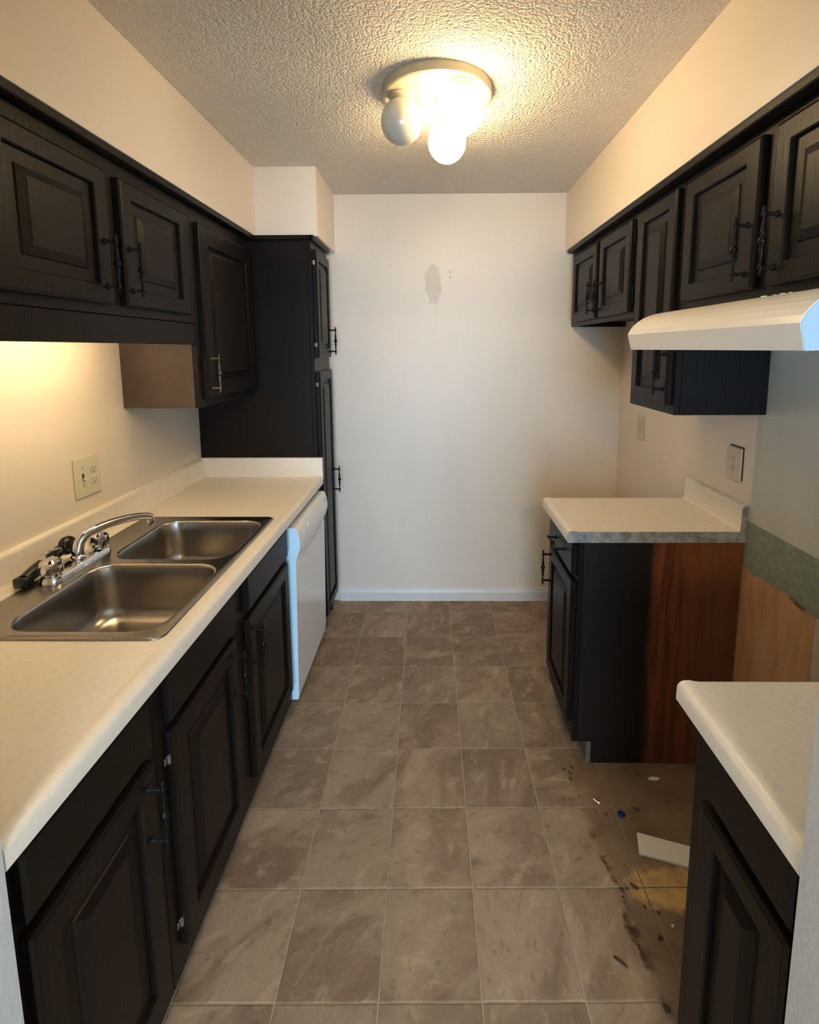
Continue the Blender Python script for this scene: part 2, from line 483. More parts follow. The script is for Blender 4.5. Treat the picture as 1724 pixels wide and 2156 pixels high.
struct(box('ceiling', 'ceiling_texture', None, (-2.2, -2.75, CEIL), (2.2, YB + 0.12, CEIL + 0.1), 0))
struct(box('wall_back', 'wall_back_paint', None, (XL - 0.12, YB, 0), (XR + 0.12, YB + 0.12, CEIL), 0))
struct(box('wall_left', 'wall_paint', None, (XL - 0.12, 0.46, 0), (XL, YB, CEIL), 0))
struct(box('wall_right', 'wall_right_paint', None, (XR, 0.46, 0), (XR + 0.12, YB, CEIL), 0))
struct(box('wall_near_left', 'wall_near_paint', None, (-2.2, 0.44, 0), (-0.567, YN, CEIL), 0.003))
# right wall stub, cut low out of view so daylight reaches the hood end
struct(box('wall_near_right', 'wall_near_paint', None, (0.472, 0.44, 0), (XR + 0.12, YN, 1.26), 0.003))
struct(box('wall_near_right_end', 'wall_paint', None, (XR + 0.12, 0.46, 0), (2.2, YN, CEIL), 0))
struct(box('wall_near_header', 'wall_paint', None, (-0.567, 0.46, 2.08), (XR + 0.12, YN, CEIL), 0))
# room behind the camera that the daylight comes from
struct(box('wall_adjoining_left', 'wall_paint', None, (-2.3, -2.75, 0), (-2.2, 0.58, CEIL), 0))
struct(box('wall_adjoining_right', 'wall_paint', None, (2.2, -2.75, 0), (2.3, 0.58, CEIL), 0))
struct(boxes('wall_rear', 'wall_paint', None, [((-2.2, -2.75, 0), (-0.6, -2.65, CEIL)), ((1.3, -2.75, 0), (2.2, -2.65, CEIL)),
        ((-0.6, -2.75, 2.12), (1.3, -2.65, CEIL))], 0))
w1 = struct(boxes('window_1', 'white_trim', None, [((-0.6, -2.74, 0.0), (-0.54, -2.66, 2.12)), ((1.24, -2.74, 0), (1.3, -2.66, 2.12)),
        ((-0.54, -2.74, 2.06), (1.24, -2.66, 2.12)), ((-0.54, -2.74, 0.0), (1.24, -2.66, 0.08)), ((0.32, -2.74, 0.08), (0.38, -2.66, 2.06))], 0.002))
# warm fill light added in the unseen adjoining room, shaped as a ceiling lamp
dl = thing('ceiling_light', 'added warm fill light, square and flush, in the unseen room behind the camera', 'ceiling light', (0.1, -1.95, 2.38))
box('canopy', 'fixture_cream', dl, (-0.2, -2.25, 2.405), (0.4, -1.65, CEIL - 0.001), 0.004)
box('fill_diffuser', 'fill_lamp', dl, (-0.18, -2.23, 2.375), (0.38, -1.67, 2.4045), 0.006)
# soffits
struct(box('wall_soffit_left', 'wall_paint', None, (XL, YN, ZS), (SL, YB, CEIL), 0))
struct(box('wall_soffit_right', 'wall_paint', None, (SR, YN, ZS), (XR, YB, CEIL), 0))
struct(box('wall_soffit_pantry', 'wall_paint', None, (SL, YP + 0.012, ZS), (SP, YB, CEIL), 0))
struct(extrude_y('baseboard_right', 'white_trim', None, [(XR, 0), (XR - 0.012, 0), (XR - 0.012, 0.06), (XR - 0.005, 0.08), (XR, 0.08)], 2.12, YB - 0.013))
bm = bmesh.new()
pr = [(0, 0), (-0.013, 0), (-0.013, 0.055), (-0.009, 0.066), (-0.006, 0.078), (0, 0.082)]
A = [bm.verts.new((-0.59, YB + y, z)) for y, z in pr]; B = [bm.verts.new((XR, YB + y, z)) for y, z in pr]
for k in range(len(pr)): bm.faces.new((A[k], A[(k + 1) % 6], B[(k + 1) % 6], B[k]))
bm.faces.new(A[::-1]); bm.faces.new(B)
struct(finish(bm, 'baseboard_back', 'white_trim'))
# dark painted strip under the soffits, along the tops of the cabinets
TZ0 = ZS - 0.022
struct(box('trim_1', 'black_paint', None, (LF - 0.01, YN, TZ0), (SL - 0.003, YP - 0.002, ZS), 0.003))
struct(box('trim_2', 'black_paint', None, (SR + 0.003, YN, TZ0), (RF + 0.01, YB - 0.05, ZS), 0.003))
struct(box('trim_3', 'black_paint', None, (SL - 0.003, YP - 0.018, TZ0), (-0.585, YP, ZS), 0.003))
struct(box('trim_4', 'black_paint', None, (-0.60, YP - 0.018, TZ0), (-0.578, YB - 0.10, ZS), 0.003))

# ------------------------------------------------------------------ cabinet parts
def turned_handle_mesh(material):
    bm = bmesh.new()
    prof = [(0.0008, -0.078), (0.0035, -0.075), (0.0045, -0.071), (0.003, -0.067), (0.0055, -0.062), (0.0055, -0.056), (0.003, -0.052),
            (0.0034, -0.040), (0.0052, -0.022), (0.0060, -0.016), (0.0038, -0.012), (0.0048, -0.009), (0.0090, -0.004), (0.0090, 0.004), (0.0048, 0.009),
            (0.0038, 0.012), (0.0060, 0.016), (0.0052, 0.022), (0.0034, 0.040), (0.003, 0.052), (0.0055, 0.056), (0.0055, 0.062), (0.003, 0.067),
            (0.0045, 0.071), (0.0035, 0.075), (0.0008, 0.078)]
    lathe_bm(bm, prof, (0.030, 0, 0), 'z', 10)
    for s in (-1, 1):
        lathe_bm(bm, [(0.008, 0.0), (0.008, 0.002), (0.0042, 0.004), (0.0042, 0.03)], (0, 0, s * 0.059), 'x', 10)
    bmesh.ops.recalc_face_normals(bm, faces=bm.faces[:])
    me = bpy.data.meshes.new('handle'); bm.to_mesh(me); bm.free()
    for p in me.polygons: p.use_smooth = True
    me.materials.append(MATS[material])
    return me
HANDLE = turned_handle_mesh('black_hardware')
HANDLE_WORN = turned_handle_mesh('worn_hardware')
def hinge_mesh(material, k=1.0):
    bm = bmesh.new()
    box_bm(bm, (0, -0.007, -0.024 * k), (0.004, 0.007, 0.024 * k), 0.001, 1)
    lathe_bm(bm, [(0.0015, -0.032 * k), (0.0042, -0.029 * k), (0.0042, 0.029 * k), (0.0015, 0.032 * k)], (0.006, 0.006, 0), 'z', 8)
    bmesh.ops.recalc_face_normals(bm, faces=bm.faces[:])
    me = bpy.data.meshes.new('hinge'); bm.to_mesh(me); bm.free(); me.materials.append(MATS[material]); return me
HINGE = hinge_mesh('black_hardware')
HINGE_BRIGHT = hinge_mesh('hinge_metal', 0.36)
def put(me, name, parent, loc, rz=0.0, rx=0.0):
    o = bpy.data.objects.new(name, me); COL.objects.link(o)
    attach(o, parent, loc); o.rotation_euler = (rx, 0, rz)
    return o
T = 0.020
def door(parent, side, face, y0, y1, z0, z1, handle=None, hinge=None, hy=None, hz=None, stile=0.052, rail=0.05, flat=False,
         name='door', horizontal=False, bright=False, worn=False, ring=0.032, slope=0.02):
    """side +1: front looks to +x (left run); -1: looks to -x (right run). handle: 'near'/'far', hinge the same."""
    n = lambda a: face + side * a
    bm = bmesh.new()
    def loop(i, d, ii=None):
        ii = i if ii is None else ii
        return [Vector((n(d), y0 + i, z0 + ii)), Vector((n(d), y1 - i, z0 + ii)), Vector((n(d), y1 - i, z1 - ii)), Vector((n(d), y0 + i, z1 - ii))]
    if flat:
        loft_bm(bm, [loop(0, 0.001), loop(0, T - 0.005), loop(0.006, T)], True, True)
        d = finish(bm, name, 'black_paint', parent)
    else:
        loft_bm(bm, [loop(0.0, 0.001), loop(0, T - 0.005), loop(0.005, T - 0.001), loop(0.008, T), loop(stile - 0.003, T, rail - 0.003), loop(stile, T - 0.003, rail), loop(stile, T - 0.012, rail)], False, True)
        d = finish(bm, name, 'black_paint', parent)
        bm = bmesh.new()
        s, r = stile, rail
        loft_bm(bm, [loop(s, T - 0.0115, r), loop(s + ring, T - 0.0115, r + ring), loop(s + ring + 0.002, T - 0.008, r + ring + 0.002),
                     loop(s + ring + slope, T - 0.001, r + ring + slope), loop(s + ring + slope + 0.002, T, r + ring + slope + 0.002)])
        finish(bm, 'panel', 'black_paint', d)
    rz = 0.0 if side > 0 else math.pi
    if handle:
        if hy is None: hy = y0 + 0.028 if handle == 'near' else y1 - 0.028
        if handle == 'mid' and hy is None: hy = (y0 + y1) / 2
        if hz is None: hz = (z0 + z1) / 2
        put(HANDLE_WORN if worn else HANDLE, 'handle', d, (n(T), hy, hz), rz, math.pi / 2 if horizontal else 0.0)
    if hinge:
        yy = y0 - 0.008 if hinge == 'near' else y1 + 0.008
        for zz in (z0 + 0.065, z1 - 0.065):
            put(HINGE_BRIGHT if bright else HINGE, 'hinge', d, (n(0.001), yy, zz), rz)
    return d
def carcass(parent, side, face, wall, y0, y1, z0, z1, toe=None, side_near='black_paint', side_far='black_paint', recess=0.025, top=True):
    n = lambda a: face - side * a
    w = wall + side * 0.001
    box('face_frame', 'black_paint', parent, (n(0.0), y0, z0), (n(0.019), y1, z1), 0.0015)
    box('side_panel', side_near, parent, (n(0.0195), y0 + 0.0005, z0), (w, y0 + 0.017, z1), 0.0008)
    box('side_panel', side_far, parent, (n(0.0195), y1 - 0.017, z0), (w, y1 - 0.0005, z1), 0.0008)
    box('bottom_panel', 'black_paint', parent, (n(0.0195), y0 + 0.0175, z0 + recess), (w, y1 - 0.0175, z0 + recess + 0.015), 0.0)
    box('back_panel', 'black_paint', parent, (w, y0 + 0.0175, z0 + recess + 0.016), (w + side * 0.006, y1 - 0.0175, z1 - 0.016), 0.0)
    if top: box('top_panel', 'black_paint', parent, (n(0.0195), y0 + 0.0175, z1 - 0.015), (w, y1 - 0.0175, z1), 0.0)
    if toe is not None:
        tn = n(0.075)
        box('toe_kick', toe, parent, (tn, y0 + 0.001, 0.001), (tn - side * 0.016, y1 - 0.001, z0 - 0.0005), 0.001)

CT = TZ0 - 0.0005     # cabinet tops
# --- left wall run
t = thing('wall_cabinet', 'short black two-door wall cabinet with valance above the sink', 'cabinet', (LF, 1.4, 1.67))
carcass(t, 1, LF, XL, 0.95, 1.864, 1.668, CT)
door(t, 1, LF, 1.0, 1.375, 1.695, 2.05, 'far', 'near', hz=1.80)
door(t, 1, LF, 1.43, 1.806, 1.695, 2.05, 'near', 'far', hz=1.80)
box('valance', 'black_paint', t, (LF - 0.002, 0.95, 1.589), (LF - 0.021, 1.864, 1.667), 0.002)
t = thing('wall_cabinet', 'tall single-door black wall cabinet between the sink valance and the pantry', 'cabinet', (LF, 2.15, 1.345))
carcass(t, 1, LF, XL, 1.866, YP - 0.003, 1.345, CT, side_near='brown_laminate')
door(t, 1, LF, 1.90, 2.425, 1.375, 2.045, 'near', 'far', hz=1.475, hy=1.938, stile=0.072, rail=0.075, worn=True, ring=0.012, slope=0.014)
# --- pantry
t = thing('pantry_cabinet', 'tall black pantry cabinet with two narrow doors at the end of the sink counter', 'cabinet', (-0.9, 2.65, 0))
PF = -0.598
P0, P1 = YP, 2.80
box('face_frame', 'black_paint', t, (PF, P0, 0.09), (PF - 0.019, P1, CT), 0.0015)
box('side_panel', 'black_paint', t, (PF - 0.0195, P0 + 0.0005, 0.0), (XL + 0.001, P0 + 0.017, CT), 0.001)
box('side_panel', 'black_paint', t, (PF - 0.0195, P1 - 0.017, 0.0), (XL + 0.001, P1 - 0.001, CT), 0.001)
box('top_panel', 'black_paint', t, (PF - 0.0195, P0 + 0.0175, CT - 0.016), (XL + 0.001, P1 - 0.0175, CT), 0)
box('bottom_panel', 'black_paint', t, (PF - 0.0195, P0 + 0.0175, 0.10), (XL + 0.001, P1 - 0.0175, 0.116), 0)
box('toe_kick', 'black_paint', t, (PF - 0.075, P0 + 0.0175, 0.001), (PF - 0.09, P1 - 0.0175, 0.0995), 0.001)
box('filler', 'black_paint', t, (PF - 0.001, P1 + 0.0005, 0.09), (PF - 0.019, P1 + 0.012, CT), 0.001)
door(t, 1, PF, P0 + 0.03, P1 - 0.01, 1.525, 2.06, 'far', 'near', hz=1.615, bright=True, stile=0.045, ring=0.02)
door(t, 1, PF, P0 + 0.03, P1 - 0.01, 0.125, 1.455, 'far', 'near', hz=0.82, bright=True, stile=0.045, ring=0.02)
# --- left base run
t = thing('base_cabinet', 'nearest black base cabinet under the sink counter, beside the opening', 'cabinet', (BL, 0.76, 0))
carcass(t, 1, BL, XL, YN + 0.001, 0.949, 0.09, 0.879, toe='black_paint')
door(t, 1, BL, 0.60, 0.915, 0.745, 0.862, flat=True, name='drawer_front')
door(t, 1, BL, 0.60, 0.915, 0.165, 0.72, 'far', None, hz=0.62)
t = thing('sink_base_cabinet', 'black two-door base cabinet under the double sink', 'cabinet', (BL, 1.42, 0))
carcass(t, 1, BL, XL, 0.951, 1.904, 0.09, 0.879, toe='black_paint', top=False)
door(t, 1, BL, 0.99, 1.35, 0.745, 0.862, flat=True, name='drawer_front')
door(t, 1, BL, 1.445, 1.865, 0.745, 0.862, flat=True, name='drawer_front')
door(t, 1, BL, 0.99, 1.35, 0.165, 0.72, 'far', 'near', hz=0.62, bright=True)
door(t, 1, BL, 1.445, 1.865, 0.165, 0.72, 'near', 'far', hz=0.62)
# --- right wall run
t = thing('wall_cabinet', 'black two-door wall cabinet above the empty refrigerator space', 'cabinet', (RF, 2.45, 1.69))
carcass(t, -1, RF, XR, 1.991, YB - 0.02, 1.69, CT)
door(t, -1, RF, 2.415, 2.81, 1.712, 2.07, 'near', 'far', hz=1.81)
door(t, -1, RF, 2.01, 2.375, 1.712, 2.07, 'far', 'near', hz=1.81)
t = thing('wall_cabinet', 'tall single-door black wall cabinet just past the range hood', 'cabinet', (RF, 1.8, 1.345))
carcass(t, -1, RF, XR, 1.624, 1.989, 1.345, CT)
door(t, -1, RF, 1.645, 1.945, 1.375, 2.075, 'near', 'far', hz=1.488)
t = thing('wall_cabinet', 'black two-door wall cabinet directly above the range hood', 'cabinet', (RF, 1.24, 1.685))
carcass(t, -1, RF, XR, 0.85, 1.622, 1.688, CT)
door(t, -1, RF, 1.24, 1.59, 1.712, 2.07, 'near', 'far', hz=1.81)
door(t, -1, RF, 0.87, 1.19, 1.712, 2.07, 'far', 'near', hz=1.81)
# --- right base cabinets
t = thing('base_cabinet', 'narrow black base cabinet with exposed red-brown side past the range gap', 'cabinet', (BR, 1.88, 0))
Y0, Y1 = 1.685, 2.055
box('face_frame', 'black_paint', t, (BR, Y0, 0.09), (BR + 0.019, Y1, 0.879), 0.0015)
bm = bmesh.new()
pr = [(BR + 0.0195, 0.09), (BR + 0.075, 0.09), (BR + 0.075, 0.001), (XR - 0.002, 0.001), (XR - 0.002, 0.879), (BR + 0.0195, 0.879)]
sp_o = extrude_y('side_panel', 'stained_side', t, pr, Y0 + 0.0005, Y0 + 0.017)
sp_o['label'] = 'red-brown stained side, black overpaint on its front third'
extrude_y('side_panel', 'black_paint', t, pr, Y1 - 0.017, Y1 - 0.0005)
box('bottom_panel', 'black_paint', t, (BR + 0.0195, Y0 + 0.0175, 0.1), (XR - 0.002, Y1 - 0.0175, 0.115), 0)
box('toe_kick', 'toe_vinyl', t, (BR + 0.055, Y0 + 0.002, 0.001), (BR + 0.0745, Y1 - 0.002, 0.0895), 0.004)
door(t, -1, BR, Y0 + 0.012, Y1 - 0.012, 0.745, 0.862, 'mid', flat=True, name='drawer_front', horizontal=True, hy=(Y0 + Y1) / 2, hz=0.80)
door(t, -1, BR, Y0 + 0.012, Y1 - 0.012, 0.165, 0.72, 'far', 'near', hz=0.63, ring=0.02)
t = thing('base_cabinet', 'black base cabinet in the near right corner, before the range gap', 'cabinet', (BR, 0.73, 0))
carcass(t, -1, BR, XR, YN + 0.001, 0.884, 0.09, 0.879, toe='black_paint')
door(t, -1, BR, 0.60, 0.83, 0.745, 0.862, flat=True, name='drawer_front')
door(t, -1, BR, 0.60, 0.83, 0.165, 0.72, None, 'far', stile=0.05, ring=0.02)

# ------------------------------------------------------------------ worktops
def worktop_profile(side, front, wall, xs=()):
    """open top outline from under the nose to the back, as (x,z); side +1 means wall is on the left (front at larger x)"""
    s = side
    P = [(front - s * 0.030, CZ - 0.040), (front - s * 0.004, CZ - 0.040)]
    r = 0.016
    for k in range(1, 8):
        a = math.pi / 2 * k / 7
        P.append((front - s * r * (1 - math.sin(a) ) if False else front - s * (r - r * math.cos(a)), CZ - r + 0.003 + r * math.sin(a)))
    P.insert(2, (front, CZ - 0.036)); 
    P += [(front - s * 0.024, CZ + 0.0035), (front - s * 0.034, CZ + 0.0012), (front - s * 0.044, CZ)]
    for x in xs: P.append((x, CZ))
    P.append((wall + s * 0.022, CZ))
    return P
def worktop(parent, side, front, wall, y0, y1, hole=None):
    xs = []
    if hole: xs = [hole[1], hole[0]] if side > 0 else [hole[0], hole[1]]
    P = worktop_profile(side, front, wall, xs)
    P2 = P + [(wall + side * 0.022, CZ - 0.019)] + ([(xs[1], CZ - 0.019), (xs[0], CZ - 0.019)] if hole else []) + [(front - side * 0.030, CZ - 0.019)]
    ys = [y0, y1] if not hole else [y0, hole[2], hole[3], y1]
    bm = bmesh.new()
    rows = [[bm.verts.new((x, y, z)) for x, z in P2] for y in ys]
    n = len(P2)
    for yi in range(len(ys) - 1):
        for k in range(n):
            a, b = P2[k], P2[(k + 1) % n]
            if hole and yi == 1 and min(a[0], b[0]) >= hole[0] - 1e-6 and max(a[0], b[0]) <= hole[1] + 1e-6 and abs(a[0] - b[0]) > 0.1:
                continue
            bm.faces.new((rows[yi][k], rows[yi][(k + 1) % n], rows[yi + 1][(k + 1) % n], rows[yi + 1][k]))
    bm.faces.new(rows[0][::-1]); bm.faces.new(rows[-1])
    return finish(bm, 'slab', 'laminate', parent, True, 40)
def backsplash(parent, side, wall, y0, y1):
    s = side; w = wall + s * 0.0008
    P = [(w, CZ - 0.019), (wall + s * 0.0215, CZ - 0.019), (wall + s * 0.0215, CZ), (wall + s * 0.030, CZ + 0.0004), (wall + s * 0.024, CZ + 0.004), (wall + s * 0.0205, CZ + 0.012), (wall + s * 0.0205, CZ + 0.082)]
    for k in range(1, 6):
        a = math.pi / 2 * k / 5
        P.append((wall + s * (0.0205 - 0.012 + 0.012 * math.cos(a)), CZ + 0.082 + 0.012 * math.sin(a)))
    P.append((w, CZ + 0.094))
    return extrude_y('backsplash', 'laminate', parent, P, y0, y1, True, 40)
SINK = (-1.127, -0.614, 1.017, 1.827)
t = thing('countertop', 'long cream laminate countertop holding the double sink', 'countertop', (-0.9, 1.5, 0.88))
HOLE = (SINK[0] + 0.02, SINK[1] - 0.02, SINK[2] + 0.02, SINK[3] - 0.02)
worktop(t, 1, -0.568, XL, YN + 0.001, YP - 0.022, HOLE)
backsplash(t, 1, XL, YN + 0.001, YP - 0.022)
box('end_splash', 'laminate', t, (XL + 0.001, YP - 0.0215, CZ - 0.019), (-0.57, YP - 0.001, CZ + 0.098), 0.002)
t = thing('countertop', 'short cream countertop with raw grey end beside the range gap', 'countertop', (0.8, 1.88, 0.88))
worktop(t, -1, 0.475, XR, 1.677, 2.073)
backsplash(t, -1, XR, 1.677, 2.073)
bm = bmesh.new()
P = worktop_profile(-1, 0.475, XR)
pl = [(x, z) for x, z in P[1:]] + [(XR - 0.022, CZ), (XR - 0.0205, CZ + 0.082), (XR - 0.017, CZ + 0.090), (XR - 0.008, CZ + 0.094), (XR - 0.0008, CZ + 0.094), (XR - 0.0008, CZ - 0.040)]
extrude_y('end_cap', 'laminate_raw_edge', t, pl, 1.6745, 1.6768)
t = thing('countertop', 'near right cream countertop corner in front of the range gap', 'countertop', (0.8, 0.73, 0.88))
worktop(t, -1, 0.475, XR, YN + 0.001, 0.888)
backsplash(t, -1, XR, YN + 0.001, 0.888)

# ------------------------------------------------------------------ sink
t = thing('sink', 'stainless steel double-bowl drop-in sink set in the long countertop', 'sink', (-0.87, 1.42, 0.75))
scx, scy = (SINK[0] + SINK[1]) / 2, (SINK[2] + SINK[3]) / 2
shx, shy = (SINK[1] - SINK[0]) / 2, (SINK[3] - SINK[2]) / 2
bowls = [(-0.829, 1.228, 0.186, 0.174), (-0.829, 1.613, 0.186, 0.168)]
bm = bmesh.new()
R1 = loft_bm(bm, [rrect(scx, scy, shx, shy, 0.03, CZ + 0.0006), rrect(scx, scy, shx - 0.002, shy - 0.002, 0.029, CZ + 0.004),
                  rrect(scx, scy, shx - 0.006, shy - 0.006, 0.026, CZ + 0.006), rrect(scx, scy, shx - 0.011, shy - 0.011, 0.023, CZ + 0.005),
                  rrect(scx, scy, shx - 0.014, shy - 0.014, 0.021, CZ + 0.0035)], False)
edges = [e for e in bm.edges if all(v in R1[-1] for v in e.verts)]
for bx, by, hx, hy in bowls:
    L = [bm.verts.new(p) for p in rrect(bx, by, hx + 0.006, hy + 0.006, 0.071, CZ + 0.0035)]
    edges += [bm.edges.new((L[k], L[(k + 1) % len(L)])) for k in range(len(L))]
bmesh.ops.triangle_fill(bm, use_beauty=True, edges=edges)
finish(bm, 'rim', 'steel', t, True, 30)
for bx, by, hx, hy in bowls:
    bm = bmesh.new()
    loops = [rrect(bx, by, hx + 0.006, hy + 0.006, 0.071, CZ + 0.0035), rrect(bx, by, hx + 0.002, hy + 0.002, 0.067, CZ + 0.002), rrect(bx, by, hx, hy, 0.065, CZ - 0.004)]
    for dz, ins in ((0.05, 0.003), (0.10, 0.006), (0.125, 0.009), (0.145, 0.016), (0.157, 0.027), (0.163, 0.042), (0.165, 0.06)):
        loops.append(rrect(bx, by, hx - ins, hy - ins, 0.065, CZ - dz))
    loops.append(rrect(bx, by, 0.05, 0.05, 0.0495, CZ - 0.169))
    loft_bm(bm, loops, True)
    b_ = finish(bm, 'bowl', 'steel', t, True, 60)
    bm = bmesh.new()
    lathe_bm(bm, [(0.044, CZ - 0.1688), (0.044, CZ - 0.1655), (0.034, CZ - 0.1645), (0.030, CZ - 0.1675), (0.004, CZ - 0.1675)], (bx, by, 0), 'z', 20)
    finish(bm, 'drain', 'steel_drain', b_, True, 40)

# ------------------------------------------------------------------ faucet
FZ = CZ + 0.0045
t = thing('faucet', 'chrome two-handle faucet at the back of the double sink', 'faucet', (-1.078, 1.39, FZ))
bm = bmesh.new()
def capsule(cx, cy, hx, hy, z): return rrect(cx, cy, hx, hy, hx * 0.98, z, 8)
loft_bm(bm, [capsule(-1.072, 1.39, 0.030, 0.128, FZ), capsule(-1.072, 1.39, 0.029, 0.127, FZ + 0.012), capsule(-1.072, 1.39, 0.025, 0.123, FZ + 0.018),
             capsule(-1.072, 1.39, 0.016, 0.112, FZ + 0.020)], True, True)
finish(bm, 'base_plate', 'chrome', t, True, 40)
for ky in (1.292, 1.488):
    bm = bmesh.new()
    loops = []
    for r, z in ((0.019, 0.020), (0.020, 0.024), (0.0285, 0.028), (0.0295, 0.042), (0.026, 0.060), (0.018, 0.066), (0.006, 0.067)):
        L = []
        for k in range(24):
            a = 2 * math.pi * k / 24
            rr = r * (1 - (0.10 if k % 4 == 0 and 0.025 < z < 0.06 else 0.0))
            L.append(Vector((-1.072 + rr * math.cos(a), ky + rr * math.sin(a), FZ + z)))
        loops.append(L)
    loft_bm(bm, loops, True, True)
    finish(bm, 'knob', 'chrome', t, True, 25)
bm = bmesh.new()
lathe_bm(bm, [(0.020, FZ + 0.019), (0.0205, FZ + 0.030), (0.018, FZ + 0.034), (0.0145, FZ + 0.036)], (-1.072, 1.395, 0), 'z', 20)
finish(bm, 'spout_collar', 'chrome', t, True, 40)
path = spline([(-1.072, 1.395, FZ + 0.03), (-1.072, 1.397, 0.975), (-1.068, 1.408, 1.000), (-1.056, 1.436, 1.017), (-1.03, 1.50, 1.022), (-1.0, 1.565, 1.016), (-0.982, 1.604, 1.006), (-0.976, 1.617, 0.998)], 5)
rad = [0.0168 - 0.0062 * i / (len(path) - 1) for i in range(len(path))]
bm = bmesh.new(); tube_bm(bm, path, rad, 14)
finish(bm, 'spout', 'chrome', t, True, 60)
bm = bmesh.new(); lathe_bm(bm, [(0.0095, 0.970), (0.0105, 0.973), (0.0105, 0.986), (0.0098, 1.004), (0.006, 1.008)], (-0.977, 1.616, 0), 'z', 16)
finish(bm, 'aerator', 'chrome', t, True, 40)

# black sprayer lying behind the faucet
t = thing('sink_sprayer', 'black plastic hand sprayer with slotted clip lying behind the faucet', 'sprayer', (-1.125, 1.36, FZ))
bm = bmesh.new()
tube_bm(bm, spline([(-1.125, 1.262, FZ + 0.018), (-1.128, 1.30, FZ + 0.026), (-1.13, 1.35, FZ + 0.036), (-1.128, 1.395, FZ + 0.046)], 4), [0.017, 0.017, 0.0175, 0.018, 0.018, 0.0175, 0.017, 0.0165, 0.016, 0.016, 0.016, 0.0165, 0.017], 14)
box_bm(bm, (-1.145, 1.243, FZ + 0.001), (-1.105, 1.275, FZ + 0.03), 0.006, 2)
finish(bm, 'grip', 'black_plastic', t, True, 45)
bm = bmesh.new()
lathe_bm(bm, [(0.012, -0.016), (0.026, -0.012), (0.029, -0.002), (0.027, 0.008), (0.018, 0.014), (0.004, 0.016)], (-1.126, 1.428, FZ + 0.050), 'x', 20)
finish(bm, 'spray_head', 'black_plastic', t, True, 50)
boxes('clip', 'chrome', t, [((-1.112, 1.322, FZ + 0.047), (-1.108, 1.372, FZ + 0.055)), ((-1.118, 1.322, FZ + 0.057), (-1.114, 1.372, FZ + 0.062)), ((-1.126, 1.322, FZ + 0.061), (-1.121, 1.372, FZ + 0.066)), ((-1.128, 1.318, FZ + 0.050), (-1.107, 1.3225, FZ + 0.064)), ((-1.128, 1.3715, FZ + 0.050), (-1.107, 1.376, FZ + 0.064))], 0.001)

# ------------------------------------------------------------------ dishwasher
t = thing('dishwasher', 'white built-in dishwasher with curved control panel beside the pantry', 'dishwasher', (-0.8, 2.17, 0))
D0, D1, DF = 1.910, 2.437, -0.571
box('tub', 'dark_gap', t, (XL + 0.03, D0 + 0.004, 0.03), (-0.632, D1 - 0.004, 0.86), 0.002)
extrude_y('door_panel', 'appliance_white', t, [(-0.63, 0.085), (DF - 0.010, 0.085), (DF - 0.007, 0.10), (DF + 0.003, 0.69), (DF, 0.70), (-0.63, 0.70)], D0, D1)
sf = extrude_y('side_tint', 'pale_blue_lifted', t, [(-0.63, 0.087), (DF - 0.011, 0.087), (DF - 0.008, 0.10), (DF + 0.002, 0.69), (DF + 0.003, 0.70), (DF + 0.012, 0.731), (DF + 0.021, 0.762), (DF + 0.021, 0.785), (DF + 0.017, 0.815), (DF + 0.009, 0.837), (DF + 0.005, 0.842), (DF - 0.002, 0.845), (-0.63, 0.845)], D0 - 0.0012, D0 - 0.0001)  # thin sheet carrying the pale blue with daylight's tint in its colour
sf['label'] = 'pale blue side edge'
# control panel: bulging profile whose lower lip dips in the middle
bm = bmesh.new()
NY = 24; rows = []
for i in range(NY + 1):
    u = i / NY; y = D0 + (D1 - D0) * u
    dip = 0.028 * math.sin(math.pi * u)
    zb = 0.715 - dip * 1.0
    pr = [(-0.63, zb - 0.01), (DF + 0.0035, zb - 0.01), (DF + 0.004, zb), (DF + 0.013, zb + 0.016), (DF + 0.022, 0.762), (DF + 0.022, 0.785), (DF + 0.018, 0.815), (DF + 0.010, 0.838), (DF + 0.006, 0.843), (DF - 0.002, 0.846), (-0.63, 0.846)]
    rows.append([bm.verts.new((x, y, z)) for x, z in pr])
n = len(rows[0])
for A, B in zip(rows[:-1], rows[1:]):
    for k in range(n): bm.faces.new((A[k], A[(k + 1) % n], B[(k + 1) % n], B[k]))
bm.faces.new(rows[0][::-1]); bm.faces.new(rows[-1])
cp = finish(bm, 'control_panel', 'appliance_white', t, True, 40)
boxes('latch_slot', 'white_trim', cp, [((DF + 0.014, 2.055, 0.803), (DF + 0.0225, 2.062, 0.822)), ((DF + 0.014, 1.975, 0.798), (DF + 0.0235, 2.06, 0.803))], 0.001)
bm = bmesh.new(); lathe_bm(bm, [(0.004, 0), (0.004, 0.004), (0.003, 0.005)], (DF + 0.0175, 2.395, 0.81), 'x', 10)
finish(bm, 'indicator', 'hinge_metal', cp)
box('badge', 'slot_dark', t, (DF + 0.003, 2.395, 0.115), (DF + 0.0045, 2.425, 0.135), 0.0005)
box('toe_kick', 'dark_gap', t, (-0.66, D0 + 0.002, 0.001), (-0.645, D1 - 0.002, 0.0845), 0.001)

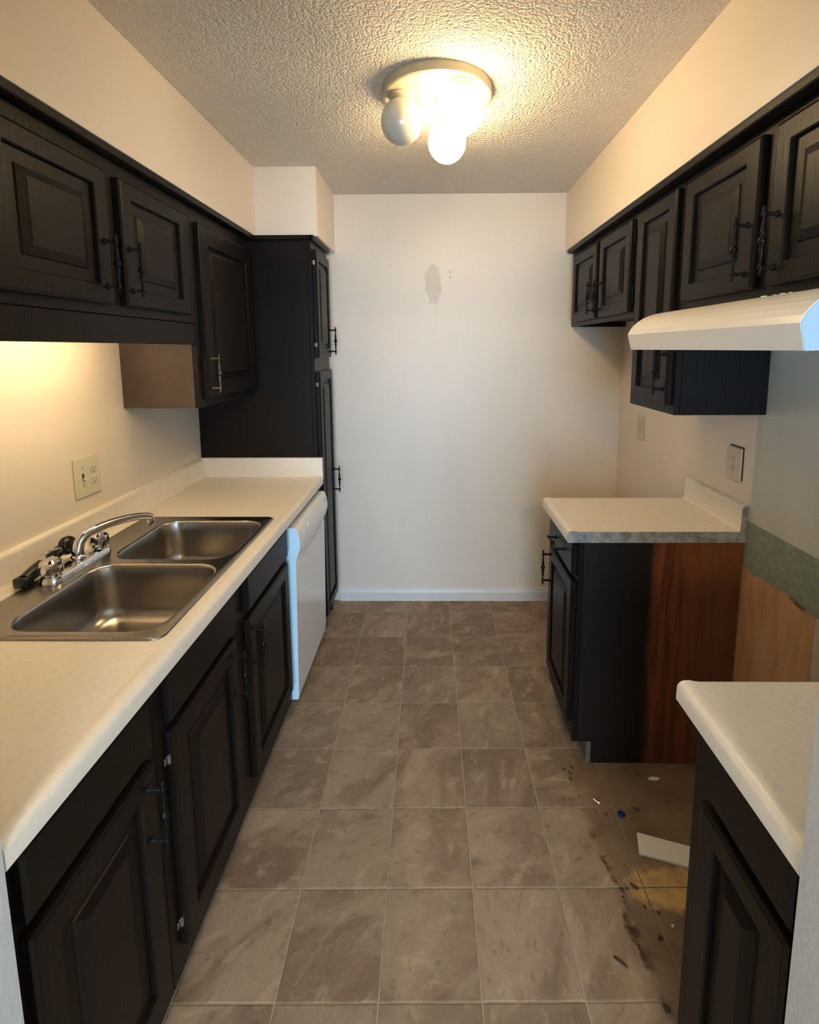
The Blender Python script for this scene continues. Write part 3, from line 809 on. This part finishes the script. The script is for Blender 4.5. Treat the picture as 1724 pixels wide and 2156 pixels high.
# ------------------------------------------------------------------ range hood
t = thing('range_hood', 'white sloped under-cabinet range hood on the right', 'range hood', (0.85, 1.24, 1.56))
HX = 0.632
pr = [(HX + 0.012, 1.563), (HX, 1.611)]
for k in range(1, 9):
    a = math.pi / 2 * k / 8
    pr.append((HX + 0.125 * (1 - math.cos(a)) * 0.75 + 0.035 * k / 8, 1.611 + 0.071 * math.sin(a)))
pr += [(0.80, 1.6865), (XR - 0.002, 1.6865), (XR - 0.002, 1.63), (HX + 0.05, 1.63), (HX + 0.03, 1.563)]
extrude_y('shell', 'hood_white', t, pr, 0.862, 1.614)
ef = extrude_y('end_tint', 'pale_blue_dimmed', t, [(x + (0.001 if x < 0.8 else 0.0), z - 0.0008) for x, z in pr[:11]] + [(XR - 0.003, 1.6857), (XR - 0.003, 1.564), (HX + 0.03, 1.564)], 0.8606, 0.8618)  # thin end sheet, pale blue with daylight's tint in its colour
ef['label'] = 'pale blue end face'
boxes('end_panel', 'hood_white', t, [((HX + 0.035, 0.863, 1.563), (XR - 0.002, 0.868, 1.629)), ((HX + 0.035, 1.608, 1.563), (XR - 0.002, 1.613, 1.629)), ((XR - 0.008, 0.869, 1.563), (XR - 0.002, 1.607, 1.629))], 0.0008)
box('grease_filter', 'steel', t, (HX + 0.10, 1.03, 1.618), (XR - 0.12, 1.45, 1.6285), 0.001)
bm = bmesh.new()
for dy, dx_, s_ in ((0, 0.02, 1.0), (-0.03, 0.024, 0.7), (-0.058, 0.022, 0.9), (0.02, 0.03, 0.5), (-0.085, 0.02, 0.5)):
    bmesh.ops.create_icosphere(bm, subdivisions=1, radius=0.006 * s_, matrix=Matrix.Translation((HX + 0.118 + dx_, 1.17 + dy, 1.6862)) @ Matrix.Diagonal((1.0, 1.8, 0.35, 1)))
finish(bm, 'caulk_smear', 'hood_white', t, True)

# ------------------------------------------------------------------ electrical plates
def duplex(parent, side, wall, y, z, material):
    w = wall + side * 0.006
    for dz in (-0.0195, 0.0195):
        bm = bmesh.new()
        L = [[Vector((w + side * d, y + (0.0165 - i) * math.cos(a), z + dz + min(0.0125 - i, max(-0.0125 + i, (0.0165 - i) * math.sin(a))))) for a in [2 * math.pi * k / 20 for k in range(20)]] for d, i in ((0, 0), (0.0025, 0), (0.003, 0.001))]
        loft_bm(bm, L, True)
        r = finish(bm, 'receptacle', material, parent)
        boxes('slots', 'slot_dark', r, [((w + side * 0.0029, y - 0.0075, z + dz - 0.003), (w + side * 0.0034, y - 0.0055, z + dz + 0.006)), ((w + side * 0.0029, y + 0.0055, z + dz - 0.003), (w + side * 0.0034, y + 0.0075, z + dz + 0.005)), ((w + side * 0.0029, y - 0.002, z + dz - 0.010), (w + side * 0.0034, y + 0.002, z + dz - 0.006))], 0)
t = thing('switch_plate', 'almond two-gang plate with toggle switch and outlet above the sink', 'switch plate', (XL, 1.635, 1.14))
box('plate', 'almond', t, (XL + 0.0008, 1.573, 1.070), (XL + 0.0062, 1.697, 1.208), 0.003, 2)
duplex(t, 1, XL, 1.662, 1.140, 'almond')
box('toggle_slot', 'slot_dark', t, (XL + 0.006, 1.606, 1.128), (XL + 0.0066, 1.616, 1.152), 0)
tg = box('toggle', 'almond', t, (XL + 0.0065, 1.6075, 1.128), (XL + 0.020, 1.6145, 1.137), 0.002)
for (zz) in (1.109, 1.171):
    bm = bmesh.new(); lathe_bm(bm, [(0.003, 0.0), (0.003, 0.001), (0.0015, 0.0014)], (XL + 0.006, 1.611, zz), 'x', 8); finish(bm, 'screw', 'hinge_metal', t)
t = thing('outlet_plate', 'cream outlet plate on right wall, in the empty refrigerator space', 'outlet', (XR, 2.59, 1.147))
box('plate', 'outlet_cream', t, (XR - 0.0008, 2.548, 1.083), (XR - 0.006, 2.632, 1.210), 0.003, 2)
duplex(t, -1, XR, 2.59, 1.147, 'outlet_cream')
t = thing('outlet_plate', 'cream outlet plate above short countertop with dark gap along two edges', 'outlet', (XR, 1.763, 1.147))
box('plate', 'outlet_cream', t, (XR - 0.0008, 1.728, 1.082), (XR - 0.006, 1.808, 1.207), 0.003, 2)
duplex(t, -1, XR, 1.768, 1.147, 'outlet_cream')
boxes('wall_gap', 'slot_dark', t, [((XR - 0.0004, 1.721, 1.090), (XR - 0.0012, 1.7275, 1.214)), ((XR - 0.0004, 1.7278, 1.2075), (XR - 0.0012, 1.803, 1.214))], 0)

# ------------------------------------------------------------------ ceiling light
t = thing('ceiling_light', 'round cream ceiling light with three globe bulbs, two of them lit', 'ceiling light', (0.015, 1.787, 2.41))
bm = bmesh.new()
lathe_bm(bm, [(0.186, CEIL - 0.0005), (0.186, CEIL - 0.022), (0.183, CEIL - 0.028), (0.176, CEIL - 0.030), (0.172, CEIL - 0.0285), (0.03, CEIL - 0.028)], (0.015, 1.787, 0), 'z', 56)
finish(bm, 'canopy', 'fixture_cream', t, True, 30)
bm = bmesh.new(); lathe_bm(bm, [(0.007, CEIL - 0.042), (0.007, CEIL - 0.0285)], (0.015, 1.787, 0), 'z', 10); finish(bm, 'finial', 'fixture_cream', t)
for (gx, gy, lit) in ((-0.105, 1.755, False), (0.095, 1.683, True), (0.053, 1.922, True)):
    bm = bmesh.new()
    lathe_bm(bm, [(0.044, CEIL - 0.0285), (0.044, CEIL - 0.034), (0.036, CEIL - 0.037), (0.036, CEIL - 0.046), (0.030, CEIL - 0.048)], (gx, gy, 0), 'z', 24)
    s_ = finish(bm, 'socket', 'fixture_cream', t, True, 30)
    bm = bmesh.new()
    prof = []
    zc = 2.328
    for k in range(0, 17):
        a = math.pi * k / 16
        rr = 0.070 * math.sin(a); zz = zc - 0.074 * math.cos(a)
        if k == 0: rr = 0.001
        if k >= 15: continue
        prof.append((rr, zz))
    prof += [(0.031, CEIL - 0.047)]
    lathe_bm(bm, prof, (gx, gy, 0), 'z', 32)
    finish(bm, 'globe', 'lit_globe' if lit else 'opal_globe', s_, True, 80)

# ------------------------------------------------------------------ light behind the valance
t = thing('under_cabinet_light', 'slim warm strip light behind the valance above the sink', 'light', (-0.955, 1.3, 1.64))
box('housing', 'fixture_cream', t, (-0.985, 1.16, 1.650), (-0.925, 1.68, 1.6925), 0.003)
bm = bmesh.new(); lathe_bm(bm, [(0.008, 1.19), (0.0085, 1.195), (0.0085, 1.645), (0.008, 1.65)], (-0.955, 0, 1.636), 'y', 12)
finish(bm, 'tube', 'tube_light', t, True, 40)
boxes('lamp_holder', 'fixture_cream', t, [((-0.968, 1.175, 1.624), (-0.942, 1.189, 1.6495)), ((-0.968, 1.651, 1.624), (-0.942, 1.665, 1.6495))], 0.001)

# ------------------------------------------------------------------ things left on the floor
def rot_box(name, material, c, L, W, H, ang, bevel=0.0005):
    bm = bmesh.new(); box_bm(bm, (-L / 2, -W / 2, 0), (L / 2, W / 2, H), bevel, 1)
    o = finish(bm, name, material); o.location = c; o.rotation_euler = (0, 0, ang)
    return o
ang = math.atan2(-0.041, 0.137)
ux = Vector((math.cos(ang), math.sin(ang))); uy = Vector((-ux.y, ux.x))
c0 = Vector((0.646, 1.377)) + ux * 0.12
tag(rot_box('card_strip', 'paper_white', (c0.x, c0.y, 0.0006), 0.24, 0.068, 0.008, ang), 'off-white rectangular board lying on the dirty floor by the near right cabinet', 'board')
bm = bmesh.new(); lathe_bm(bm, [(0.0125, 0.0), (0.013, 0.001), (0.013, 0.004), (0.012, 0.005), (0.010, 0.0052), (0.0095, 0.0042), (0.001, 0.0042)], (0, 0, 0), 'z', 24)
o = finish(bm, 'bottle_cap', 'blue_plastic', None, True, 40); o.location = (0.631, 1.476, 0.0006)
tag(o, 'small blue plastic cap on the floor of the range gap', 'cap')
bm = bmesh.new(); lathe_bm(bm, [(0.0035, 0.0), (0.0035, 0.018), (0.007, 0.020), (0.007, 0.025), (0.002, 0.027)], (0, 0, 0), 'x', 8)
o = finish(bm, 'screw', 'foil', None, True, 40); o.location = (0.553, 1.527, 0.0076); o.rotation_euler = (0, 0, -0.9)
tag(o, 'shiny metal screw on the floor left of the blue cap', 'screw')
def crumple(name, material, c, s, seed):
    rnd = random.Random(seed); bm = bmesh.new()
    bmesh.ops.create_icosphere(bm, subdivisions=2, radius=1.0)
    for v in bm.verts:
        k = 0.7 + 0.5 * rnd.random(); v.co = Vector((v.co.x * s[0] * k, v.co.y * s[1] * k, max(-0.75, v.co.z) * s[2] * k))
    zmin = min(v.co.z for v in bm.verts)
    for v in bm.verts: v.co.z -= zmin
    o = finish(bm, name, material); o.location = (c[0], c[1], 0.0004); return o
tag(crumple('paper_scrap', 'paper_white', (0.80, 1.612), (0.020, 0.007, 0.006), 3), 'small pale torn scrap near the foot of the red-brown cabinet side', 'scrap')
tag(crumple('paper_scrap', 'paper_white', (0.648, 1.153), (0.004, 0.004, 0.004), 5), 'tiny white speck on the floor beside the near right cabinet', 'scrap')
for k, (x, y, a, b) in enumerate([(0.690, 1.495, 0.011, 0.005), (0.585, 1.252, 0.014, 0.004), (0.545, 1.243, 0.006, 0.005), (0.560, 1.247, 0.004, 0.003), (0.485, 1.655, 0.008, 0.004),
                                 (0.515, 1.662, 0.010, 0.003), (0.503, 1.640, 0.009, 0.003), (0.498, 1.612, 0.007, 0.005), (0.592, 1.20, 0.006, 0.004), (0.625, 1.185, 0.005, 0.004), (0.553, 0.985, 0.008, 0.006), (0.475, 1.075, 0.018, 0.004)]):
    o = crumple('debris_chip', 'dark_chip', (x, y), (a, b, 0.003), 20 + k); o.rotation_euler = (0, 0, -0.7)
    tag(o, 'small dark chip of debris on the stained floor of the range gap', 'debris', 'dark debris chips in the range gap')
